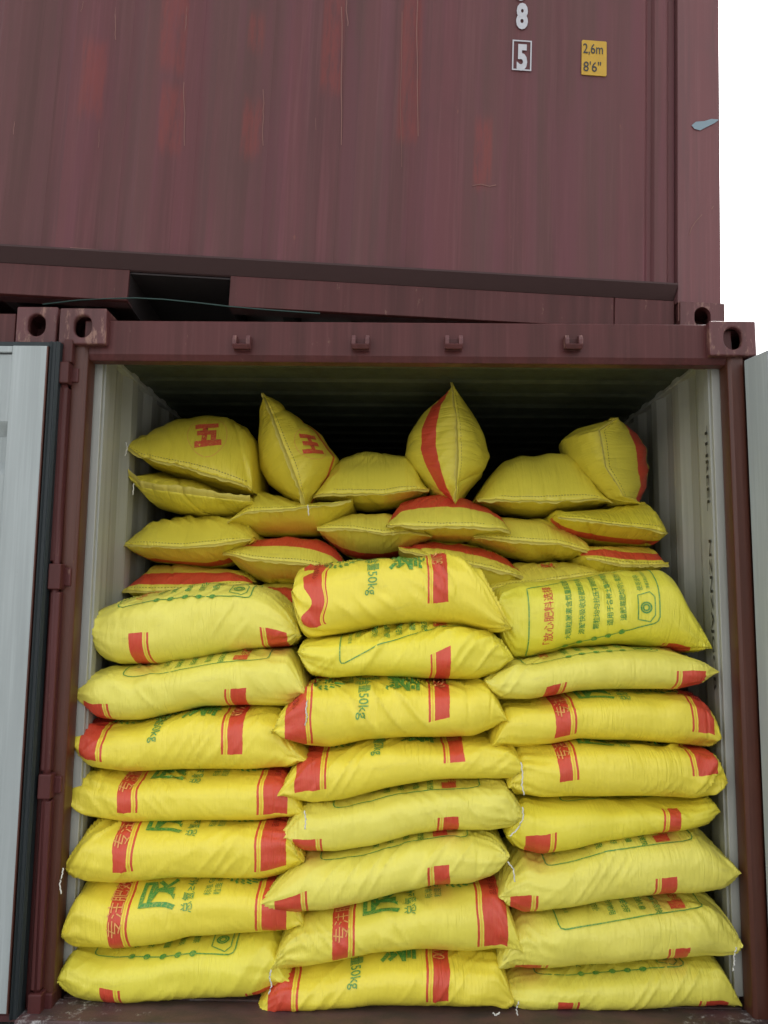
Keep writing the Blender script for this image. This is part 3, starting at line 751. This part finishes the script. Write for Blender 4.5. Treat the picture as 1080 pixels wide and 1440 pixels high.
# header beam with sloping underside
bm = bmesh.new()
bm_prism(bm, [(0, ZT+.022), (0, zt_hdr-.004), (.006, zt_hdr), (.09, zt_hdr), (.09, ZT+.05), (.06, ZT), (.012, ZT)], 'x', -XI-.02, XI+.02)
lp(finish('door_header', bm, MAROON_F, LC, .003))
for px in (340, 507, 638, 806):
    z = Z_(px, 481, -.02); x = X_(px, 484, -.02); bm = bmesh.new()
    bm_box(bm, x-.032, x+.032, -.005, .0, z-.028, z+.020)
    for sx_ in (-1, 1):
        bm_prism(bm, [(0, z-.022), (-.030, z-.026), (-.040, z-.012), (-.040, z+.004), (-.030, z+.022), (-.012, z+.026), (0, z+.014)], 'x', x+sx_*.032, x+sx_*.017, 1)
    bm_prism(bm, [(0, z-.022), (-.034, z-.030), (-.042, z-.014), (-.030, z-.008), (0, z-.004)], 'x', x-.030, x+.030, 0)
    lp(finish('cam_keeper', bm, [MAROON_F, CASTP], LC, .003))
# posts
for s_ in (-1, 1):
    bm = bmesh.new()
    prof = [(s_*XI, -.002), (s_*XI, .07), (s_*(XI+.03), .10), (s_*XO, .10), (s_*XO, .02), (s_*(XI+.062), .02), (s_*(XI+.056), -.012), (s_*(XI+.012), -.012)]
    bm_prism(bm, prof, 'z', -.05, Z_(*( (120, 486) if s_ < 0 else (1025, 500)), 0))
    lp(finish('corner_post', bm, JAMB, LC, .006))
# corner fittings
cl = (X_(83, 458, YF), X_(149, 458, YF)); zc = (Z_(118, 484, YF), Z_(118, 433, YF))
casting_l = lp(casting('corner_fitting', LC, cl[0], cl[1], YF, YF+.178, zc[0], zc[1], CASTP, -1))
cr = (X_(998, 475, YF), X_(1064, 475, YF)); zr = (Z_(1030, 500, YF), Z_(1030, 451, YF))
lp(casting('corner_fitting', LC, cr[0], cr[1], YF, YF+.178, zr[0], zr[1], CASTP, 1))
# interior
DEP = 5.85
for s_ in (-1, 1):
    pr = [(s_*(1.14 + (q[1])), q[0]) for q in corr(.16, DEP, 0, .020, .278, .072, .068, .03)]
    lp(sheet('side_wall', [(s_*1.150, .104), (s_*1.125, .112), (s_*1.125, .155)] + pr, 'z', .0, ZT+.11, OFFW, LC))
    box_ = lp(box('front_wall_strip', s_*1.128, s_*1.160, .085, .103, .02, ZT+.05, OFFW, LC, .003))
    lp(box('top_rail', s_*1.13, s_*1.20, .11, DEP, ZT+.06, ZT+.12, OFFW, LC, .004))
    # outer skin
    lp(box('side_skin', s_*1.205, s_*1.213, .10, DEP, .0, ZT+.12, MAROON, LC, 0))
    lp(box('bottom_rail', s_*1.19, s_*1.215, .10, DEP, -.15, .01, MAROON_F, LC, .004))
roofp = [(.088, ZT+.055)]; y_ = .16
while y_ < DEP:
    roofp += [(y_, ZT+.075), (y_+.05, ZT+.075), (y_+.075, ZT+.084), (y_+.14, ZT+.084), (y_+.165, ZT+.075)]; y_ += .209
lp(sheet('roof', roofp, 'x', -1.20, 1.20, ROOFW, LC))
lp(box('front_end_wall', -1.20, 1.20, DEP+.004, DEP+.04, -.1, ZT+.12, OFFW, LC))
def floormat():
    m, t, b = newmat('worn_plywood_floor')
    tc = N(t, 'ShaderNodeTexCoord').outputs['Object']
    c = mixc(t, ramp(t, noise(t, mapping(t, tc, (40, 3, 3)), 1, 5), .35, .7), (.10, .055, .045), (.055, .035, .03))
    c = mixc(t, math_(t, 'MULTIPLY', ramp(t, noise(t, tc, 9, 7, .75), .52, .66), .55), c, (.22, .19, .18))
    t.links.new(c, b.inputs['Base Color']); b.inputs['Roughness'].default_value = .75
    bump(t, b, noise(t, tc, 80, 5, .7), .5, .004); return m
lp(box('floor', -1.14, 1.14, .06, DEP, -.03, -.004, floormat(), LC, 0))
def sillmat():
    m, t, b = newmat('scuffed_steel_sill')
    tc = N(t, 'ShaderNodeTexCoord').outputs['Object']
    c = mixc(t, ramp(t, noise(t, mapping(t, tc, (6, 14, 14)), 1, 5), .35, .7), (.10, .05, .05), (.05, .035, .033))
    sp = N(t, 'ShaderNodeSeparateXYZ'); t.links.new(tc, sp.inputs[0])
    ax = math_(t, 'ABSOLUTE', sp.outputs[0])
    edge = math_(t, 'ADD', math_(t, 'MULTIPLY', ramp(t, ax, .55, 1.05), .22), noise(t, tc, 14, 8, .8))
    c = mixc(t, math_(t, 'MULTIPLY', ramp(t, edge, .74, .86), .7), c, (.55, .54, .53))
    t.links.new(c, b.inputs['Base Color']); b.inputs['Roughness'].default_value = .6
    bump(t, b, noise(t, tc, 60, 5, .7), .5, .004); return m
lp(box('door_sill', -XO, XO, -.10, .055, -.16, -.006, sillmat(), LC, .006))
for s_, (px, py) in ((-1, (104, 1432)), (1, (1050, 1445))):
    pass
# hinge pins and lugs on both posts
def hinges(s_, xs, parent):
    for (px, py0, py1) in xs:
        x = X_(px, (py0+py1)/2, -.03); bm = bmesh.new()
        bm_box(bm, x-.022, x+.022, -.055, .018, Z_(px, py1, -.03), Z_(px, py0, -.03))
        bm_box(bm, x-.020, x+.044, -.020, .018, Z_(px, py1, -.03)+.012, Z_(px, py0, -.03)-.012)
        lp(finish('hinge_lug', bm, MAROON_F, parent, .005))
hinges(-1, [(91, 511, 541), (80, 793, 829), (66, 1087, 1122), (52, 1394, 1428)], LC)
bm = bmesh.new(); bm_tube(bm, [at(93, 492, -.03), at(50, 1436, -.03)], .013, 12)
lp(finish('hinge_rod', bm, MAROON_F, LC, smooth=True))
for a_, b_ in (((97, 478), (93, 511)), ((90, 545), (82, 790)), ((79, 832), (69, 1084)), ((66, 1125), (53, 1392))):
    p, q = at(*a_, -.03), at(*b_, -.03); bm = bmesh.new()
    bm_box(bm, p[0]-.016, p[0]+.018, -.042, .012, q[2], p[2])
    lp(finish('hinge_leaf', bm, MAROON_F, LC, .006))
lp(box('post_side_channel', -XO-.008, -XO+.014, -.02, .10, -.1, Z_(97, 486), MAROON_F, LC, .004))
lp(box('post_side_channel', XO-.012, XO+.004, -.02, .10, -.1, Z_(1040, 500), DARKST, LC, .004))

# open door on the left, swung right back, its inside facing out
xg1, xg0 = X_(79, 600, -.07)+.0, X_(66, 600, -.07)
Xd = X_(66, 500, -.075); ztd = Z_(60, 486, -.075); zbd = .0
LD = bpy.data.objects.new('door', None); COL.objects.link(LD); LD.parent = LC; LD.location = (0, 0, -ZG); LD['label'] = 'left door, swung fully back with its grey white inside showing'
def door_panel(parent, L, H, name='door_panel'):
    """door in local coordinates: x from 0 (hinge) to L, y=0 inner face (towards -y), z 0..H"""
    st = .125
    bm = bmesh.new()
    bm_box(bm, 0, st, 0, .05, 0, H); bm_box(bm, L-st, L, 0, .05, 0, H)
    bm_box(bm, st, L-st, .001, .05, H-.005-.02, H-.001); bm_box(bm, st, L-st, .001, .05, 0.001, .09)
    fr = finish('door_frame', bm, DOORW, parent, .004)
    prof = [(.018, .09)]; z = .16
    while z < H-.20:
        prof += [(.012, z), (.045, z+.05), (.045, z+.14), (.012, z+.19)]; z += .40
    prof += [(.012, H-.03)]
    pn = sheet('corrugated_panel', prof, 'x', st-.002, L-st+.002, DOORW, parent)
    return fr, pn
# left door: mirrored by a negative x direction
dl = bpy.data.objects.new('door_leaf', None); bpy.data.objects.remove(dl)
def place(o, M4): o.matrix_local = M4 @ o.matrix_local
Hd = ztd-zbd
ML = Matrix(((-1, 0, 0, Xd), (0, 1, 0, -.075), (0, 0, 1, zbd), (0, 0, 0, 1)))
for o in door_panel(LD, 1.15, Hd): o.matrix_local = ML
# rubber gasket around it
bm = bmesh.new()
bm_prism(bm, [(Xd+.004, -.066), (Xd+.010, -.074), (Xd+.016, -.066), (Xd+.026, -.066), (Xd+.032, -.074), (Xd+.040, -.062), (Xd+.040, -.030), (Xd+.004, -.030)], 'z', zbd-.02, ztd+.018)
bm_box(bm, Xd-1.15, Xd+.004, -.062, -.03, ztd+.001, ztd+.018)
g1 = finish('rubber_gasket', bm, RUBBER, LD, .002, sharp=60)
bm = bmesh.new(); bm_box(bm, Xd-1.15, Xd+.036, -.024, -.006, zbd, ztd+.004); finish('door_outer_skin', bm, MAROON_F, LD, .003)
bm = bmesh.new()
bm_box(bm, Xd-.002, Xd+.003, -.0755, -.03, zbd, ztd-.002); finish('edge_strip', bm, JAMB, LD, .001)
# open door on the right, standing out towards the viewer
hx, hy = XO+.030, -.035
p0 = at(1046, 507, hy); zr_ = p0[2]
ang = math.radians(-74)
RD = bpy.data.objects.new('door', None); COL.objects.link(RD); RD.parent = LC; RD.location = (0, 0, -ZG); RD['label'] = 'right door, standing half open towards the viewer'
ux, uy = .22, -.976
# local x along the door, local y pointing to the outer side (+x world)
MR = Matrix(((ux, .976, 0, p0[0]), (uy, .22, 0, hy), (0, 0, 1, 0), (0, 0, 0, 1)))
for o in door_panel(RD, 1.15, zr_): o.matrix_local = MR
bm = bmesh.new(); bm_box(bm, -.02, 1.17, .054, .075, -.015, zr_+.014); o = finish('rubber_gasket', bm, RUBBER, RD, .003); o.matrix_local = MR
bm = bmesh.new(); bm_box(bm, -.01, 1.16, .079, .095, -.01, zr_+.008); o = finish('door_outer_skin', bm, MAROON_F, RD, .003); o.matrix_local = MR

# black stencilled line on the right interior wall
for wd_, z_ in (('THREEL', 2.0), ('NZNZAJGOB', 1.58)):
    flat_text('wall_stencil', wd_, (1.1215, .149, z_), (0, 0, -1), (0, -1, 0), .030, BLACKP, LC, .012, 3.1).location = (0, 0, -ZG)

# ------------------------------------------------------------------ neighbouring container on the left
NC = thing('shipping_container', 'closed maroon container standing left of the loaded one, behind the swung back door', 'container', (0, 0, ZG))
nx1 = X_(80, 458, .0); nx0 = X_(22, 458, .0)
lp(casting('corner_fitting', NC, nx0, nx1, .0, .178, Z_(50, 483, .0), Z_(50, 431, .0), CASTP, 1))
nr = nx1-.012; nz = Z_(50, 431, .0)
bm = bmesh.new(); bm_box(bm, nr-.10, nr, .02, .12, -.05, Z_(50, 484, 0)); lp(finish('corner_post', bm, MAROON_F, NC, .005))
bm = bmesh.new(); bm_box(bm, nr-2.40, nr-.15, .02, .09, nz-.17, nz-.02); lp(finish('header_beam', bm, MAROON_F, NC, .004))
lp(sheet('end_wall', corr(nr-2.35, nr-.10, .05, .03), 'z', -.05, nz-.16, MAROON, NC))
bm = bmesh.new(); bm_box(bm, nr-2.42, nr-.004, .13, 6.0, -.12, nz-.04); lp(finish('body_shell', bm, MAROON, NC))

# ------------------------------------------------------------------ upper container, long side out, tilted on top
YU = .20
O = at(1016, 470, YU); A = at(0, 411, YU); B = at(322, 432, YU)
th, yw = math.radians(1.8), math.radians(3.0)       # drops to the right, set slightly askew
UC = thing('shipping_container', 'maroon container resting askew on top, white 8 and 5 and yellow height label', 'container')
UC.location = tuple(O); UC.rotation_euler = (0, th, yw)
Rw = Matrix.Rotation(yw, 3, 'Z') @ Matrix.Rotation(th, 3, 'Y'); Rm = Rw.transposed(); NY = np.array(Rw.col[1])
def ul(px, py):
    d = _F*FPX+_R2*(px-540.0)-_U2*(py-720.0); t = ((O-CAM)@NY)/(d@NY)
    v = Rm @ Vector(CAM+d*t-O); return v.x, v.z
XPL = ul(951, 200)[0]; XPR = ul(1013, 200)[0]; LEFT = XPR-6.05
zpb = (ul(400, 369)[1]+ul(900, 397)[1])/2; zrt = ul(600, 399)[1]; zrb = (ul(100, 417)[1]+ul(300, 430)[1])/2+.004
TOPZ = 2.55
# side panel; places where rubbing has laid the red undercoat bare
PATCHES = []
for (a_, b_, c_, d_) in ((232, 257, -30, 94), (228, 252, 122, 208), (342, 365, 140, 212), (351, 369, 18, 62), (457, 479, -20, 120), (567, 589, -30, 190), (668, 690, 172, 262), (119, 142, 60, 160)):
    xa, za = ul(a_, c_); xb, zb = ul(b_, d_); PATCHES.append(((xa+xb)/2, (xb-xa)/2, (za+zb)/2, (za-zb)/2))
SIDEP = side_paint()
prof = [(x, y) for x, y in corr(LEFT+.16, ul(700, 200)[0], .004, .036, .278, .072, .068)]
prof[-1] = (ul(700, 200)[0], .004)
prof = prof[:-1]+[(ul(716, 200)[0], .006), (ul(905, 200)[0], .004), (ul(910, 200)[0], .020), (ul(916, 200)[0], .020), (ul(920, 200)[0], .006), (ul(936, 200)[0], .006), (ul(942, 200)[0], .030), (XPL, .034)]
prof = [(x, y-.012) for x, y in prof]
sheet('side_panel', prof, 'z', zpb, TOPZ-.08, SIDEP, UC)
# sloping flange between the panel foot and the rail
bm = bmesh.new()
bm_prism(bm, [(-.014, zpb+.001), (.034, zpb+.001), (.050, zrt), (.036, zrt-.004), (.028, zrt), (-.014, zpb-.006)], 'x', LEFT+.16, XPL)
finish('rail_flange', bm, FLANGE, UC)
# bottom rail with forklift pockets
pk0, pk1 = ul(178, 400)[0], ul(322, 400)[0]
q0, q1 = pk0-2.05, pk1-2.05
for a_, b_ in ((pk1, ul(866, 430)[0]), (q1, pk0), (LEFT+.16, q0)):
    bm = bmesh.new(); bm_prism(bm, [(.036, zrb), (.022, zrb+.004), (.024, zrt-.003), (.034, zrt-.003), (.038, zrb+.01), (.10, zrb+.008), (.10, zrb)], 'x', a_, b_); finish('bottom_rail', bm, MAROON_F, UC, .002)
bm = bmesh.new(); bm_box(bm, ul(866, 430)[0]+.002, XPL, .018, .04, zrb-.004, zrt-.005); finish('rail_gusset', bm, MAROON_F, UC, .003)
for a_, b_ in ((pk0, pk1), (q0, q1)):
    bm = bmesh.new()
    for (x0, x1, z0, z1) in ((a_-.006, b_+.006, zrt-.012, zrt-.006), (a_-.006, a_-.001, zrb, zrt-.012), (b_+.001, b_+.006, zrb, zrt-.012)):
        bm_box(bm, x0, x1, .04, 2.38, z0, z1)
    finish('forklift_pocket', bm, DARKST, UC)
bm = bmesh.new(); bm_prism(bm, [(XPL, .034), (XPL+.006, .0), (XPR-.004, .0), (XPR, .004), (XPR, .10), (XPL, .10)], 'z', .118, TOPZ-.118); finish('corner_post', bm, MAROON, UC, .004)
casting('corner_fitting', UC, ul(955, 440)[0], ul(1017, 440)[0], -.012, .15, .0, .118, CASTP, -1)
casting('corner_fitting', UC, ul(955, 440)[0], ul(1017, 440)[0], -.012, .15, TOPZ-.118, TOPZ, CASTP, 1)
bm = bmesh.new(); bm_box(bm, LEFT+.16, XPL, -.005, .06, TOPZ-.08, TOPZ-.01); finish('top_rail', bm, MAROON_F, UC, .004)
bm = bmesh.new(); bm_box(bm, LEFT, XPR-.006, .105, 2.40, zrt+.004, TOPZ-.03); finish('body_shell', bm, MAROON_F, UC)
for k in range(18):
    pass
bm = bmesh.new(); x = LEFT+.3
while x < XPL-.1:
    if not any(a_-.06 < x < b_+.06 for a_, b_ in ((pk0, pk1), (q0, q1))): bm_box(bm, x, x+.045, .11, 2.38, zrb+.01, zrt-.003)
    x += .27
finish('floor_crossmembers', bm, DARKST, UC)

# markings on the side
def mk(name, text, px, py, size, mat, bold, sx, y=-.0125, parent=UC):
    x, z = ul(px, py); return flat_text(name, text, (x, y, z), (1, 0, 0), (0, 0, 1), size, mat, parent, bold, sx)
mk('number_digit', '8', 725.0, 41.5, .145, WHITEP, .045, .62)
mk('number_digit', '3', 725.0, 1.5, .145, WHITEP, .045, .62)
mk('number_digit', '5', 725.3, 99.5, .145, WHITEP, .045, .60)
x0, z1 = ul(720, 59); x1, z0 = ul(746, 103); w_ = .0052
bm = bmesh.new()
for (a_, b_, c_, d_) in ((x0, x1, z1-w_, z1), (x0, x1, z0, z0+w_), (x0, x0+w_, z0+w_, z1-w_), (x1-w_, x1, z0+w_, z1-w_)): bm_box(bm, a_, b_, -.0138, -.0125, c_, d_)
finish('digit_frame', bm, WHITEP, UC)
x0, z1 = ul(817, 59.5); x1, z0 = ul(851.5, 110)
bm = bmesh.new(); bm_prism(bm, [(x0+.002, z0), (x1-.004, z0-.001), (x1, z0+.004), (x1-.001, z1-.004), (x1-.004, z1), (x0+.004, z1+.001), (x0, z1-.004), (x0, z0+.004)], 'y', -.0135, -.0105)
lab = finish('height_label', bm, YLAB, UC)
flat_text('label_text', '2,6m', (x0+.004, -.0137, z1-.056), (1, 0, 0), (0, 0, 1), .060, BLACKP, lab, .006, .70)
flat_text('label_text', "8'6\"", (x0+.006, -.0137, z0+.014), (1, 0, 0), (0, 0, 1), .060, BLACKP, lab, .006, .80)

# worn strips and scratches: paint rubbed off on the outward ribs
rr = random.Random(5)
# find rib (outward flat) centres in photo columns
def rib_y(px):
    x = ul(px, 200)[0]; xs = [p[0] for p in prof]; ys = [p[1] for p in prof]; return float(np.interp(x, xs, ys))
def scr(pts, wpx=1.2):
    bm = bmesh.new()
    for p, q in zip(pts, pts[1:]):
        xa, za = ul(*p); xb, zb = ul(*q); yy = min(rib_y(min(p[0], 930)), rib_y(min(q[0], 930)))-.004
        if p[0] > 952: yy = -.0035
        dx, dz = xb-xa, zb-za; l_ = math.hypot(dx, dz); nx_, nz_ = -dz/l_*wpx*.0013, dx/l_*wpx*.0013
        v = [bm.verts.new(c) for c in ((xa+nx_, yy, za+nz_), (xa-nx_, yy, za-nz_), (xb-nx_, yy, zb-nz_), (xb+nx_, yy, zb+nz_))]; bm.faces.new(v)
    bmesh.ops.remove_doubles(bm, verts=bm.verts, dist=.0008)
    finish('scratch_mark', bm, SCRATCH, UC)
for base, y0, y1 in ((18, 130, 190), (26, 8, 60), (118, 5, 20), (158, -10, 50), (146, 40, 130), (139, 130, 205), (260, -5, 40), (257, 110, 200), (369, 120, 200), (447, 20, 180), (480, 5, 200), (452, -10, 30), (488, -10, 35), (566, 10, 230), (588, -10, 190)):
    pts = []; n = 8; x = base
    for k in range(n+1):
        pts.append((x, y0+(y1-y0)*k/n)); x += rr.uniform(-1.3, 1.0)
    scr(pts, rr.uniform(.6, 1.3))
scr([(146, 149), (145, 153)], 2)
scr([(664, 263), (676, 261), (688, 264), (697, 262)], 1.2)
scr([(969, 330), (972, 321), (978, 312), (987, 302)], 1.0); scr([(1000, 295), (1003, 290)], 1.0)
scr([(100, 350), (140, 353)], .9); scr([(430, 371), (480, 374)], .9); scr([(190, 357), (250, 360)], .7)
scr([(954, 424), (954, 452)], 1.5)
bm = bmesh.new()
q = [(972, 177), (978, 172), (990, 171), (1000, 168), (1011, 169), (1004, 174), (994, 179), (984, 184), (976, 182)]
f = [bm.verts.new((ul(*p)[0], -.004, ul(*p)[1])) for p in q]; bm.faces.new(f)
finish('paint_scuff', bm, BLUEG, UC)

# thin cable lying in the gap between the stacked containers
bm = bmesh.new()
pts = [at(x, y, .10) for x, y in ((60, 428), (110, 422), (150, 420), (190, 419), (230, 421), (280, 426), (322, 431), (380, 436), (450, 441))]
bm_tube(bm, [tuple(p) for p in pts], .0028, 8)
o = finish('cable', bm, CABLE, None, smooth=True); o['label'] = 'thin dark green cable sagging in the gap between the two stacked containers'; o['category'] = 'cable'
